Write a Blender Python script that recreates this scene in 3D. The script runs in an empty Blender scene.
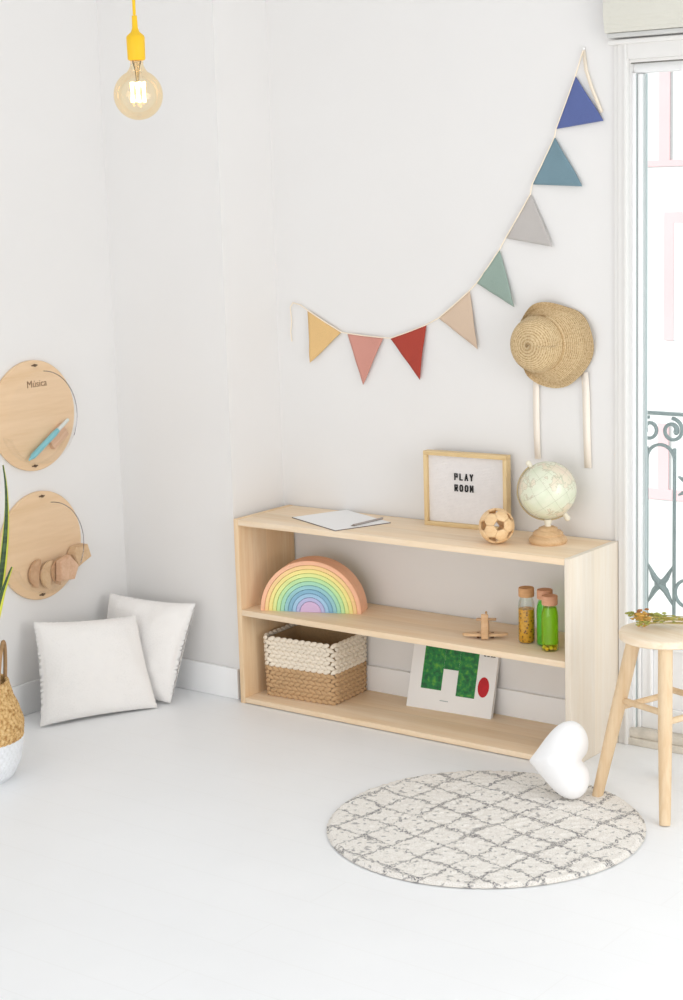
import bpy, bmesh, math, random
from mathutils import Vector, Matrix, noise
from math import sin, cos, pi, radians as R
rnd = random.Random(7)
C = bpy.context.scene.collection

# ------------------------------------------------------------------ materials
def nodes(name):
    m = bpy.data.materials.new(name); m.use_nodes = True
    nt = m.node_tree; b = nt.nodes['Principled BSDF']
    return m, nt, b
def lin(h):
    h = h.lstrip('#'); v = [int(h[i:i+2], 16)/255 for i in (0, 2, 4)]
    return tuple([(c/12.92 if c <= .04045 else ((c+.055)/1.055)**2.4) for c in v] + [1.0])
def N(nt, t, **k):
    n = nt.nodes.new(t)
    for a, v in k.items():
        if a in n.inputs: n.inputs[a].default_value = v
        else: setattr(n, a, v)
    return n
def coords(nt, scale=(1, 1, 1), rot=(0, 0, 0)):
    tc = N(nt, 'ShaderNodeTexCoord'); mp = N(nt, 'ShaderNodeMapping')
    mp.inputs['Scale'].default_value = scale; mp.inputs['Rotation'].default_value = rot
    nt.links.new(tc.outputs['Object'], mp.inputs['Vector']); return mp.outputs['Vector']
def ramp(nt, fac, stops):
    r = N(nt, 'ShaderNodeValToRGB'); e = r.color_ramp.elements
    while len(e) < len(stops): e.new(.5)
    for i, (p, c) in enumerate(stops): e[i].position = p; e[i].color = c
    nt.links.new(fac, r.inputs['Fac']); return r.outputs['Color']
def bump(nt, b, h, strength=.3, dist=.002):
    bp = N(nt, 'ShaderNodeBump'); bp.inputs['Strength'].default_value = strength; bp.inputs['Distance'].default_value = dist
    nt.links.new(h, bp.inputs['Height']); nt.links.new(bp.outputs['Normal'], b.inputs['Normal'])
def plain(name, col, rough=.6, var=.03, scale=8, bmp=0, spec=.3):
    m, nt, b = nodes(name); c = lin(col)
    v = coords(nt, (scale,)*3); n = N(nt, 'ShaderNodeTexNoise', Scale=1.0, Detail=4.0)
    nt.links.new(v, n.inputs['Vector'])
    lo = tuple([x*(1-var) for x in c[:3]]+[1]); hi = tuple([min(1, x*(1+var)) for x in c[:3]]+[1])
    nt.links.new(ramp(nt, n.outputs['Fac'], [(.3, lo), (.7, hi)]), b.inputs['Base Color'])
    b.inputs['Roughness'].default_value = rough; b.inputs['Specular IOR Level'].default_value = spec
    if bmp: bump(nt, b, n.outputs['Fac'], .5, bmp)
    return m
def wood(name, c1, c2, axis='X', rough=.55, fine=1.0, board=0, contrast=1.0):
    m, nt, b = nodes(name)
    s = {'X': (1.2, 14, 14), 'Y': (14, 1.2, 14), 'Z': (14, 14, 1.2)}[axis]
    s = tuple(q*fine for q in s)
    v = coords(nt, s); n = N(nt, 'ShaderNodeTexNoise', Scale=1.0, Detail=6.0, Roughness=.6, Distortion=.6)
    nt.links.new(v, n.inputs['Vector'])
    v2 = coords(nt, tuple(q*7 for q in s)); n2 = N(nt, 'ShaderNodeTexNoise', Scale=1.0, Detail=3.0)
    nt.links.new(v2, n2.inputs['Vector'])
    mx = N(nt, 'ShaderNodeMath', operation='MULTIPLY_ADD'); mx.inputs[1].default_value = .45
    nt.links.new(n2.outputs['Fac'], mx.inputs[0]); nt.links.new(n.outputs['Fac'], mx.inputs[2])
    col = ramp(nt, mx.outputs[0], [(.5, lin(c2)), (.5+.35/contrast, lin(c1))])
    if board:   # glued staves: a small tint per stave
        tc = N(nt, 'ShaderNodeTexCoord'); sp = N(nt, 'ShaderNodeSeparateXYZ'); nt.links.new(tc.outputs['Object'], sp.inputs[0])
        mu = N(nt, 'ShaderNodeMath', operation='MULTIPLY'); mu.inputs[1].default_value = 1/board
        nt.links.new(sp.outputs['Y'], mu.inputs[0]); fl = N(nt, 'ShaderNodeMath', operation='FLOOR'); nt.links.new(mu.outputs[0], fl.inputs[0])
        wn = N(nt, 'ShaderNodeTexWhiteNoise', noise_dimensions='1D'); nt.links.new(fl.outputs[0], wn.inputs['W'])
        mr = N(nt, 'ShaderNodeMapRange'); mr.inputs['To Min'].default_value = .93; mr.inputs['To Max'].default_value = 1.03
        nt.links.new(wn.outputs['Value'], mr.inputs['Value'])
        vm = N(nt, 'ShaderNodeVectorMath', operation='SCALE'); nt.links.new(col, vm.inputs[0]); nt.links.new(mr.outputs[0], vm.inputs['Scale'])
        col = vm.outputs[0]
    nt.links.new(col, b.inputs['Base Color']); b.inputs['Roughness'].default_value = rough
    b.inputs['Specular IOR Level'].default_value = .45
    bump(nt, b, n2.outputs['Fac'], .15, .001)
    return m
def fabric(name, col, rough=.9, scale=260, var=.08, b_=.0008):
    m, nt, b = nodes(name); c = lin(col)
    v = coords(nt, (scale,)*3); n = N(nt, 'ShaderNodeTexNoise', Scale=1.0, Detail=2.0); nt.links.new(v, n.inputs['Vector'])
    v2 = coords(nt, (9,)*3); n2 = N(nt, 'ShaderNodeTexNoise', Scale=1.0, Detail=3.0); nt.links.new(v2, n2.inputs['Vector'])
    ad = N(nt, 'ShaderNodeMath', operation='ADD'); nt.links.new(n.outputs['Fac'], ad.inputs[0]); nt.links.new(n2.outputs['Fac'], ad.inputs[1])
    lo = tuple([x*(1-var) for x in c[:3]]+[1]); hi = tuple([min(1, x*(1+var)) for x in c[:3]]+[1])
    nt.links.new(ramp(nt, ad.outputs[0], [(.6, lo), (1.0, hi)]), b.inputs['Base Color'])   # fac sum
    b.inputs['Roughness'].default_value = rough; b.inputs['Specular IOR Level'].default_value = .15
    b.inputs['Sheen Weight'].default_value = .1
    bump(nt, b, n.outputs['Fac'], .4, b_)
    return m
def clear(name, tint='#ffffff', gloss=.08, rough=.03):
    m = bpy.data.materials.new(name); m.use_nodes = True; nt = m.node_tree; nt.nodes.clear()
    o = N(nt, 'ShaderNodeOutputMaterial'); t = N(nt, 'ShaderNodeBsdfTransparent'); t.inputs['Color'].default_value = lin(tint)
    g = N(nt, 'ShaderNodeBsdfGlossy'); g.inputs['Roughness'].default_value = rough
    lw = N(nt, 'ShaderNodeLayerWeight', Blend=.25)
    mr = N(nt, 'ShaderNodeMapRange'); mr.inputs['To Min'].default_value = gloss*.5; mr.inputs['To Max'].default_value = min(1, gloss*5)
    nt.links.new(lw.outputs['Fresnel'], mr.inputs['Value'])
    mx = N(nt, 'ShaderNodeMixShader'); nt.links.new(mr.outputs[0], mx.inputs['Fac'])
    nt.links.new(t.outputs[0], mx.inputs[1]); nt.links.new(g.outputs[0], mx.inputs[2]); nt.links.new(mx.outputs[0], o.inputs['Surface'])
    return m
def emit(name, col, s):
    m, nt, b = nodes(name); b.inputs['Base Color'].default_value = lin(col)
    b.inputs['Emission Color'].default_value = lin(col); b.inputs['Emission Strength'].default_value = s; return m

# ------------------------------------------------------------------ mesh builder
class MB:
    def __init__(s): s.bm = bmesh.new()
    def box(s, lo, hi, bev=0.0, M=None, seg=2):
        b = bmesh.new(); bmesh.ops.create_cube(b, size=1)
        c = [(lo[i]+hi[i])/2 for i in range(3)]; d = [abs(hi[i]-lo[i]) for i in range(3)]
        for v in b.verts: v.co = Vector([c[i]+v.co[i]*d[i] for i in range(3)])
        if bev: bmesh.ops.bevel(b, geom=b.edges[:], offset=bev, segments=seg, affect='EDGES', profile=.5)
        return s._add(b, M)
    def _add(s, b, M=None):
        if M is not None: bmesh.ops.transform(b, matrix=M, verts=b.verts)
        me = bpy.data.meshes.new('t'); b.to_mesh(me); b.free(); s.bm.from_mesh(me); bpy.data.meshes.remove(me); return s
    def raw(s, vs, fs, M=None):
        b = bmesh.new(); V = [b.verts.new(v) for v in vs]
        for f in fs:
            try: b.faces.new([V[i] for i in f])
            except ValueError: pass
        bmesh.ops.recalc_face_normals(b, faces=b.faces); return s._add(b, M)
    def tube(s, pts, r, n=10, closed=False, M=None, cap=True):
        pts = [Vector(p) for p in pts]; k = len(pts); rr = r if isinstance(r, (list, tuple)) else [r]*k
        vs, fs = [], []; up = None
        for i, p in enumerate(pts):
            a = pts[(i-1) % k] if (closed or i) else p; c = pts[(i+1) % k] if (closed or i < k-1) else p
            t = (c-a).normalized()
            if up is None: up = Vector((0, 0, 1)) if abs(t.z) < .9 else Vector((1, 0, 0))
            x = t.cross(up).normalized(); y = x.cross(t).normalized(); up = y
            for j in range(n):
                q = 2*pi*j/n; vs.append(p+(x*cos(q)+y*sin(q))*rr[i])
        for i in range(k if closed else k-1):
            for j in range(n):
                a = i*n+j; b_ = i*n+(j+1) % n; i2 = (i+1) % k
                fs.append((a, b_, i2*n+(j+1) % n, i2*n+j))
        if not closed and cap: fs.append(tuple(range(n))); fs.append(tuple(range((k-1)*n, k*n)))
        return s.raw(vs, fs, M)
    def lathe(s, prof, n=40, M=None, cap=True):
        vs, fs = [], []; k = len(prof)
        for (r, z) in prof:
            for j in range(n): q = 2*pi*j/n; vs.append((r*cos(q), r*sin(q), z))
        for i in range(k-1):
            for j in range(n): fs.append((i*n+j, i*n+(j+1) % n, (i+1)*n+(j+1) % n, (i+1)*n+j))
        if cap:
            if prof[0][0] > 1e-6: fs.append(tuple(range(n)))
            if prof[-1][0] > 1e-6: fs.append(tuple(range((k-1)*n, k*n)))
        b = bmesh.new(); V = [b.verts.new(v) for v in vs]
        for f in fs: b.faces.new([V[i] for i in f])
        bmesh.ops.remove_doubles(b, verts=b.verts, dist=1e-6); bmesh.ops.recalc_face_normals(b, faces=b.faces)
        return s._add(b, M)
    def prism(s, poly, d0, d1, M=None, bev=0):
        # poly in local XZ, extruded along Y
        k = len(poly); vs = [(x, d0, z) for x, z in poly]+[(x, d1, z) for x, z in poly]
        b = bmesh.new(); V = [b.verts.new(v) for v in vs]
        b.faces.new(V[:k]); b.faces.new(V[k:][::-1])
        for i in range(k): b.faces.new((V[i], V[k+i], V[k+(i+1) % k], V[(i+1) % k]))
        bmesh.ops.recalc_face_normals(b, faces=b.faces)
        if bev:
            es = [e for e in b.edges if abs(e.verts[0].co.y-e.verts[1].co.y) < 1e-7]
            bmesh.ops.bevel(b, geom=es, offset=bev, segments=2, affect='EDGES')
        return s._add(b, M)
    def sphere(s, c, r, sub=2, sc=(1, 1, 1), M=None):
        b = bmesh.new(); bmesh.ops.create_icosphere(b, subdivisions=sub, radius=r)
        for v in b.verts: v.co = Vector([c[i]+v.co[i]*sc[i] for i in range(3)])
        return s._add(b, M)
    def fn(s, nu, nv, f, closeu=False, closev=False, M=None):
        vs = [f(i/(nu if closeu else nu-1), j/(nv if closev else nv-1)) for i in range(nu) for j in range(nv)]; fs = []
        for i in range(nu if closeu else nu-1):
            for j in range(nv if closev else nv-1):
                i2 = (i+1) % nu; j2 = (j+1) % nv
                fs.append((i*nv+j, i*nv+j2, i2*nv+j2, i2*nv+j))
        b = bmesh.new(); V = [b.verts.new(v) for v in vs]
        for q in fs: b.faces.new([V[i] for i in q])
        bmesh.ops.remove_doubles(b, verts=b.verts, dist=1e-6); bmesh.ops.recalc_face_normals(b, faces=b.faces)
        return s._add(b, M)
    def build(s, name, mat, parent=None, smooth=True, ang=40):
        me = bpy.data.meshes.new(name); s.bm.to_mesh(me); s.bm.free()
        if smooth:
            for p in me.polygons: p.use_smooth = True
            try: me.set_sharp_from_angle(angle=R(ang))
            except Exception: pass
        me.materials.append(mat)
        o = bpy.data.objects.new(name, me); C.objects.link(o)
        if parent: o.parent = parent
        return o
def thing(name, label, cat, loc=(0, 0, 0), rz=0, group=None):
    o = bpy.data.objects.new(name, None); C.objects.link(o); o.location = loc; o.rotation_euler = (0, 0, rz)
    o.empty_display_size = .05
    return tag(o, label, cat, group)
def tag(o, label, cat, group=None):
    o['label'] = label; o['category'] = cat
    if group: o['group'] = group
    return o
def struct(o): o['kind'] = 'structure'; return o
def mod(o, t, **k):
    m = o.modifiers.new(t.lower(), t)
    for a, v in k.items(): setattr(m, a, v)
    return m
T = Matrix.Translation
def rot(a, ax): return Matrix.Rotation(a, 4, ax)

# ------------------------------------------------------------------ the setting
WY = .295; XL = -.527; PY = .032; PX = -.026; DX0 = 1.283; DZ = 1.992
wallm = plain('wall_paint', '#e7e5e3', .75, .008, 3, .0008, .2)
trimm = plain('white_trim_paint', '#f3f3f3', .45, .01, 5, .0004, .35)

m, nt, b = nodes('white_floor_paint')        # white painted boards, faint seams and scuffs
v = coords(nt, (1, 1, 1)); n = N(nt, 'ShaderNodeTexNoise', Scale=2.2, Detail=5.0); nt.links.new(v, n.inputs['Vector'])
col = ramp(nt, n.outputs['Fac'], [(.3, lin('#f1f2f3')), (.7, lin('#f5f6f7'))])
br = N(nt, 'ShaderNodeTexBrick', offset=.37, squash=1.0); br.inputs['Scale'].default_value = 1.0
br.inputs['Mortar Size'].default_value = .0016; br.inputs['Brick Width'].default_value = 1.9; br.inputs['Row Height'].default_value = .145
nt.links.new(v, br.inputs['Vector'])
mx = N(nt, 'ShaderNodeMix', data_type='RGBA'); nt.links.new(br.outputs['Fac'], mx.inputs[0])
mu = N(nt, 'ShaderNodeMath', operation='MULTIPLY'); mu.inputs[1].default_value = .14; nt.links.new(br.outputs['Fac'], mu.inputs[0]); nt.links.new(mu.outputs[0], mx.inputs[0])
nt.links.new(col, mx.inputs[6]); mx.inputs[7].default_value = lin('#dcdad6')
nt.links.new(mx.outputs[2], b.inputs['Base Color']); b.inputs['Roughness'].default_value = .42; b.inputs['Specular IOR Level'].default_value = .3
floorm = m
struct(MB().box((XL-.15, -6, -.1), (4.6, WY, 0)).build('floor', floorm, smooth=False))
struct(MB().box((XL-.15, -6, -.1), (XL, WY+.07, 3.2)).build('wall_left', wallm, smooth=False))
struct(MB().box((XL, PY, 0), (PX, WY+.07, 3.2)).build('wall_pillar', wallm, smooth=False))
w = MB().box((PX, WY, 0), (DX0, WY+.07, 3.2)); w.box((DX0, WY, DZ), (2.55, WY+.07, 3.2)); w.box((2.55, WY, 0), (4.6, WY+.07, 3.2))
struct(w.build('wall_back', wallm, smooth=False))
def baseboard(name, lo, hi):
    b_ = MB().box(lo, hi, .004); struct(b_.build(name, trimm))
HB = .105
baseboard('baseboard_left', (XL, -6, 0), (XL+.014, PY, HB))
baseboard('baseboard_pillar', (XL+.014, PY-.014, 0), (PX-.0, PY, HB))
baseboard('baseboard_back', (PX, WY-.012, 0), (1.245, WY, HB))

# door casing, door and what is behind it
cs = MB()
for (a0, a1, y) in ((1.236, 1.25, .008), (1.25, 1.272, .013), (1.272, DX0, .020)): cs.box((a0, WY-y, 0), (a1, WY, DZ+.06), .003)
cs.box((1.225, WY-.026, DZ+.050), (2.62, WY, DZ+.064), .004); cs.box((DX0, WY-.02, DZ+.008), (2.6, WY, DZ+.055), .003)
cs.box((2.55, WY-.02, 0), (2.6, WY, DZ+.055), .003)
struct(cs.build('trim_1', plain('casing_paint', '#e9e7e4', .6, .01, 5, .0004, .3)))
d = struct(MB().box((DX0, WY+.02, DZ-.028), (2.55, WY+.07, DZ), .003).build('door_1', trimm))      # head of the frame
f = MB()
f.box((DX0, WY+.01, .0), (DX0+.012, WY+.07, DZ-.028), .002); f.box((DX0+.014, WY+.018, .05), (DX0+.026, WY+.06, DZ-.03), .002)
f.box((1.90, WY+.018, .05), (1.96, WY+.06, DZ-.03), .003); f.box((2.50, WY+.018, .05), (2.55, WY+.06, DZ-.03), .003)
f.build('door_frame', trimm, d)
gk = plain('grey_gasket', '#c3caca', .5)
g = MB().box((DX0+.026, WY+.03, .36), (DX0+.0305, WY+.045, DZ-.03)); MB().box((DX0, WY+.004, DZ-.003), (2.5, WY+.03, DZ)).build('head_gap_strip', plain('dark_grey_strip', '#7a7872', .6), d, smooth=False); MB().box((DX0+.0005, WY+.012, .05), (DX0+.0125, WY+.019, DZ-.03)).build('side_seal', plain('pale_teal_seal', '#b9c4c2', .6), d, smooth=False)
g.build('glass_seal', gk, d, smooth=False)
glassm = clear('window_glass', '#fbffff', .04)
for (a, c) in ((DX0+.03, 1.90), (1.96, 2.50)):
    MB().box((a, WY+.036, .36), (c, WY+.040, DZ-.03)).build('pane', glassm, d, smooth=False)
    p = MB().box((a-.003, WY+.022, .05), (c, WY+.055, .36), .003)
    p.box((a+.028, WY+.012, .115), (c-.05, WY+.022, .123), .002); p.box((a+.028, WY+.012, .30), (c-.05, WY+.022, .308), .002)
    p.box((a+.028, WY+.012, .115), (a+.036, WY+.022, .308), .002); p.box((c-.058, WY+.012, .115), (c-.05, WY+.022, .308), .002)
    p.build('lower_panel', trimm, d)
sillm = plain('worn_cream_paint', '#d9d2c6', .7, .12, 30, .001)
s_ = MB().box((DX0-.05, WY-.012, 0), (2.55, WY+.07, .022), .003); s_.box((DX0-.045, WY-.004, .022), (2.55, WY+.06, .05), .004)
struct(s_.build('trim_2', sillm))
stn = plain('brown_wear', '#a98c66', .8)
MB().sphere((1.372, WY+.020, .112), .008, 1, (1, .4, .8)).build('worn_patch', stn, d)

# blind above the door
blm = fabric('cream_blind_cloth', '#d9d7cd', .9, 120, .03)
bl = thing('roller_blind', 'pale cream folded blind fixed above the glass door, cut off by the picture top', 'blind', (1.222, WY, 2.070))
q = MB()
for i in range(5): q.box((0, -.040-.002*i, .004+.010*i), (1.43, -.004, .30), .004)
q.build('blind_cloth', blm, bl); MB().box((.006, -.036, -.010), (1.424, -.008, .003), .003).build('bottom_rail', plain('grey_rail', '#cfcfcc', .5), bl)

# balcony, ironwork and the building across the street
conc = plain('pale_concrete', '#d8d6d2', .9, .05, 6)
struct(MB().box((-.2, WY+.07, -.2), (3.6, 1.02, -.02)).build('trim_3', conc, smooth=False))
iron = plain('blue_grey_iron', '#a8b3b4', .6, .1, 20)
RY = .8
br_ = thing('balcony_railing', 'ornate blue-grey wrought iron balcony railing behind the glass door', 'railing', (.6, RY, -.02))
def arc(cx, cz, r, a0, a1, n=16): return [(cx+r*cos(a0+(a1-a0)*i/n), 0, cz+r*sin(a0+(a1-a0)*i/n)) for i in range(n+1)]
L_ = 2.7
MB().box((0, -.012, .945), (L_, .012, .955), .002).build('top_rail', iron, br_)
MB().box((0, -.008, .12), (L_, .008, .13), .002).build('bottom_rail', iron, br_)
x = .385; k = 0; BW = .098
x = .475
def xc(t): return t-.6
bays = []
xx = 1.077-.0  # first visible upright (world X)
ups = [xx+BW*i for i in range(-8, 18)]
for i, ux in enumerate(ups):
    if 0 < xc(ux) < L_:
        MB().box((xc(ux)-.005, -.004, 0 if i % 4 == 0 else .12), (xc(ux)+.005, .004, .84 if (i-8) % 2 in (0, 1) else .95), .001).build('baluster', iron, br_)
def scroll(cx, cz, r, flip=1):
    pts = [(cx+flip*(r*(1-t*.62))*cos(pi/2+t*2.6*pi), 0, cz+(r*(1-t*.62))*sin(pi/2+t*2.6*pi)) for t in [i/40 for i in range(41)]]
    q = MB().tube(pts, [.0062]*30+[.0062+.0004*i for i in range(11)], 6); q.sphere((pts[-1][0], 0, pts[-1][2]), .010, 2, (1, .5, 1)); return q
for i, ux in enumerate(ups[:-1]):
    a = xc(ux); c = a+BW; mid = a+BW/2
    if a < .02 or c > L_-.02: continue
    if (i-8) % 2 == 0:
        q = MB().tube(arc(mid, .80, BW/2, 0, pi), .006, 6); q.build('arch', iron, br_)
        for sx in (-1, 1):
            scroll(mid+sx*.040, .897, .039, -sx).build('scroll', iron, br_)
        q = MB()
        for sx in (-1, 1):
            for sz in (-1, 1):
                q.tube([(mid, 0, .39), (mid+sx*.020, 0, .39+sz*.02), (mid+sx*.046, 0, .39+sz*.066)], [.012, .010, .003], 6)
        q.sphere((mid, 0, .39), .017, 2, (1.3, .4, 1)); q.build('leaf_cross', iron, br_)
    else:
        MB().tube(arc(mid, .37, .045, 0, 2*pi, 24)[:-1], .006, 6, closed=True).build('ring', iron, br_)
        q = MB()
        for sz in (-1, 1): q.tube([(mid+.03, 0, .72), (mid, 0, .72+.012*sz), (mid-.035, 0, .72+.03*sz)], [.010, .012, .003], 6)
        q.tube([(mid, 0, .54), (mid, 0, .72), (mid, 0, .95)], .004, 6); q.build('leaf_spray', iron, br_)
facm = plain('pale_render', '#f4f2f0', .9, .01, 1); pink = plain('faded_pink_paint', '#f1cdcf', .9, .03, 2)
bd = thing('building', 'sunlit white building with pale pink trim across the street', 'building', (-4, 9, -6))
MB().box((-4, 0, 0), (9, .6, 16)).build('facade', facm, bd, smooth=False)
for z0, z1 in ((7.75, 9.6), (4.95, 5.6)): MB().box((.96, -.010, z0), (1.06, 0, z1)).build('pilaster', pink, bd, smooth=False)
for z in (7.72, 4.95): MB().box((-3.8, -.014, z), (8.8, 0, z+(.05 if z > 6 else .09))).build('string_course', pink, bd, smooth=False)
pale_sh = plain('pale_shutter', '#fbfbfb', .6)
for (wx, wz, h) in ((1.01, 6.3, 1.05), (3.0, 6.3, 1.05), (5.0, 6.3, 1.05), (3.0, 3.4, 1.2), (5.0, 3.4, 1.2), (-1.2, 6.3, 1.05)):
    q = MB(); W_ = 1.1
    q.box((wx, -.012, wz), (wx+.09, 0, wz+h)); q.box((wx+W_-.09, -.012, wz), (wx+W_, 0, wz+h)); q.box((wx+.09, -.012, wz+h-.09), (wx+W_-.09, 0, wz+h))
    o = q.build('window_surround', pink, bd, smooth=False)
    MB().box((wx+.09, -.010, wz), (wx+W_-.09, -.005, wz+h-.09)).build('pane', pale_sh, o, smooth=False)
struct(MB().box((-14, WY+1.2, -6.2), (14, 20, -6)).build('ground', plain('street', '#d5d3d0', .9), smooth=False))

# ------------------------------------------------------------------ shelf unit
SW, SD, SH = 1.249, .288, .62
birch = dict(rough=.5)
wX = wood('pine_boards_along', '#f6e2c8', '#eccfa9', 'X', board=.07, contrast=.8)
wZ = wood('pine_boards_upright', '#f1d8b6', '#e4c094', 'Z', board=.07, contrast=.8)
sh = thing('shelf_unit', 'low pale pine open shelf standing against the back wall', 'shelf', (0, 0, 0))
tk = .019
wZ2 = wood('pine_boards_glare_tint', '#f1e7d9', '#eadbc6', 'Z', board=.07, contrast=.8, rough=.5)  # same pine as the left panel, with glare put into the colour
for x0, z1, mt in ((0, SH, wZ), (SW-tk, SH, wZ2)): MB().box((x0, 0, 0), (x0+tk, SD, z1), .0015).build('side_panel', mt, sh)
MB().box((tk, 0, SH-tk-.001), (SW-tk, SD, SH-.001), .0012).build('top_board', wX, sh)
for z in (.003, .299): MB().box((tk, 0, z), (SW-tk, SD, z+.019 if z > .1 else .020), .0012).build('shelf_board', wX, sh)
Z0, Z1, Z2 = .020, .318, .619

# ------------------------------------------------------------------ things on the top board
paper = plain('white_paper', '#f4f3f2', .7, .01, 5); dk = plain('charcoal_card', '#6f6663', .6)
pd = thing('paper_pad', 'thin white paper pad with a dark backing lying on the shelf top', 'paper', (.413, .003, Z2), R(157.5))
MB().box((0, -.205, 0), (.278, 0, .0022)).build('backing_card', dk, pd, smooth=False)
MB().box((.002, -.203, .0023), (.274, -.002, .0034)).build('paper_sheets', paper, pd, smooth=False)
pc = thing('pencil', 'grey pencil lying across the white paper pad', 'pencil', (.452, .07, Z2+.0067), R(84))
pc.location = (.428, .082, Z2+.0071)
MB().tube([(0, 0, 0), (.135, 0, 0)], .0036, 6, M=rot(0, 'X')).build('barrel', plain('grey_pencil_paint', '#a8a09c', .5), pc, smooth=False)
MB().tube([(-.014, 0, 0), (0, 0, 0)], [.0006, .0036], 6).build('tip', plain('pencil_wood_tip', '#7f756c', .7), pc)

oak = wood('pale_oak_frame', '#e6cc9d', '#d5b682', 'X', .5, 2)
oakz = wood('pale_oak_frame_upright', '#e6cc9d', '#d5b682', 'Z', .5, 2)
lb = thing('letter_board', 'pale oak framed white letter board reading PLAY ROOM', 'letter board', (.600, .222, Z2), R(4))
FW, FH, FT, FD = .292, .236, .013, .030
MB().box((0, 0, 0), (FW, FD, FT), .001).build('frame_rail', oak, lb); MB().box((0, 0, FH-FT), (FW, FD, FH), .001).build('frame_rail', oak, lb)
MB().box((0, 0, FT), (FT, FD, FH-FT), .001).build('frame_stile', oakz, lb); MB().box((FW-FT, 0, FT), (FW, FD, FH-FT), .001).build('frame_stile', oakz, lb)
felt = plain('white_felt', '#eae6e4', .95, .02, 60); q = MB().box((FT, .013, FT), (FW-FT, .020, FH-FT))
nr = 46
for i in range(nr): z = FT+(FH-2*FT)*(i+.5)/nr; q.box((FT, .0117, z-.0014), (FW-FT, .013, z+.0014))
q.build('ribbed_felt', felt, lb, smooth=False)
ink = plain('black_plastic', '#1d1c1c', .4)
SEG = {'P': [((0, 0), (0, 1)), ((0, 1), (.8, 1)), ((.8, 1), (.8, .48)), ((.8, .48), (0, .48))], 'L': [((0, 0), (0, 1)), ((0, 0), (.75, 0))],
       'A': [((0, 0), (.42, 1)), ((.42, 1), (.84, 0)), ((.17, .35), (.67, .35))], 'Y': [((0, 1), (.4, .45)), ((.8, 1), (.4, .45)), ((.4, .45), (.4, 0))],
       'R': [((0, 0), (0, 1)), ((0, 1), (.8, 1)), ((.8, 1), (.8, .5)), ((.8, .5), (0, .5)), ((.35, .5), (.85, 0))],
       'O': [((0, .22), (0, .78)), ((0, .78), (.25, 1)), ((.25, 1), (.6, 1)), ((.6, 1), (.85, .78)), ((.85, .78), (.85, .22)), ((.85, .22), (.6, 0)), ((.6, 0), (.25, 0)), ((.25, 0), (0, .22))], 'M': [((0, 0), (0, 1)), ((0, 1), (.42, .3)), ((.42, .3), (.84, 1)), ((.84, 1), (.84, 0))]}
def letter(ch, x, z, w_, h, t=.0042):
    q = MB()
    for (a, c) in SEG[ch]:
        p0 = Vector((x+a[0]*w_, 0, z+a[1]*h)); p1 = Vector((x+c[0]*w_, 0, z+c[1]*h)); dv = (p1-p0); l = dv.length; ang = math.atan2(dv.z, dv.x)
        q.box((-t/2, .0085, -t/2), (l+t/2, .0118, t/2), M=T(p0) @ rot(-ang, 'Y'))
    return q
for word, z in (('PLAY', .150), ('ROOM', .115)):
    for i, ch in enumerate(word): letter(ch, .107+i*.0182, z, .0098, .0180, .0034).build('letter', ink, lb, smooth=False)

# openwork wooden ball : truncated icosahedron with the pentagons open
def openball(r):
    b = bmesh.new(); bmesh.ops.create_icosphere(b, subdivisions=1, radius=1)
    tips = [v.co.copy() for v in b.verts]; faces = [[v.index for v in f.verts] for f in b.faces]; b.free()
    vs, fs = [], []
    def sub(poly, lv):   # fan subdivide, spherify
        c = sum(poly, Vector())/len(poly); tris = [(poly[i], poly[(i+1) % len(poly)], c) for i in range(len(poly))]
        for _ in range(lv):
            nx = []
            for a, b2, c2 in tris: ab, bc, ca = (a+b2)/2, (b2+c2)/2, (c2+a)/2; nx += [(a, ab, ca), (ab, b2, bc), (ca, bc, c2), (ab, bc, ca)]
            tris = nx
        return tris
    for f in faces:
        p = [tips[i] for i in f]; hexa = []
        for i in range(3):
            a, c = p[i], p[(i+1) % 3]; hexa += [a.lerp(c, .325), a.lerp(c, .675)]
        cc = sum(hexa, Vector())/6; hexa = [cc+(h-cc)*.985 for h in hexa]
        for t in sub(hexa, 2):
            k = len(vs); vs += [x_.normalized()*r for x_ in t]; fs.append((k, k+1, k+2))
    b = bmesh.new(); V = [b.verts.new(v) for v in vs]
    for f in fs: b.faces.new([V[i] for i in f])
    bmesh.ops.remove_doubles(b, verts=b.verts, dist=1e-5); bmesh.ops.recalc_face_normals(b, faces=b.faces)
    q = MB(); q._add(b, T((0, 0, r)) @ rot(.35, 'X') @ rot(.5, 'Z')); return q
bw = wood('light_beech', '#f0cfa2', '#e0b784', 'X', .5, 3)
ob = openball(.053).build('openwork_ball', bw, ang=60); ob.location = (.949, .092, Z2+.0)
mod(ob, 'SOLIDIFY', thickness=.007, offset=-1)
tag(ob, 'round light wood ball with pentagon holes in front of the letter board', 'ball')

# globe
gl = thing('globe', 'antique style pale green and cream desk globe on a turned wooden base', 'globe', (1.077, .172, Z2))
m, nt, b = nodes('antique_map'); v = coords(nt, (11, 11, 11)); n = N(nt, 'ShaderNodeTexNoise', Scale=1.0, Detail=8.0, Roughness=.62); nt.links.new(v, n.inputs['Vector'])
nt.links.new(ramp(nt, n.outputs['Fac'], [(.40, lin('#dbe0c6')), (.5, lin('#e3e4ce')), (.512, lin('#c2bda2')), (.526, lin('#e4dcc4')), (.68, lin('#ead6c2'))]), b.inputs['Base Color'])
b.inputs['Roughness'].default_value = .3; b.inputs['Coat Weight'].default_value = .3
GR = .085; GC = Vector((0, 0, .158))
r_ = Vector((.798, .603, 0)); AX = (r_*-.56+Vector((0, 0, .83))).normalized()
GM = T(GC) @ AX.to_track_quat('Z', 'Y').to_matrix().to_4x4()
b_ = bmesh.new(); bmesh.ops.create_uvsphere(b_, u_segments=48, v_segments=28, radius=GR); q = MB(); q._add(b_, GM); ball = q.build('globe_ball', m, gl)
lines = plain('map_line_ink', '#b9b79f', .6); q = MB()
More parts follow.
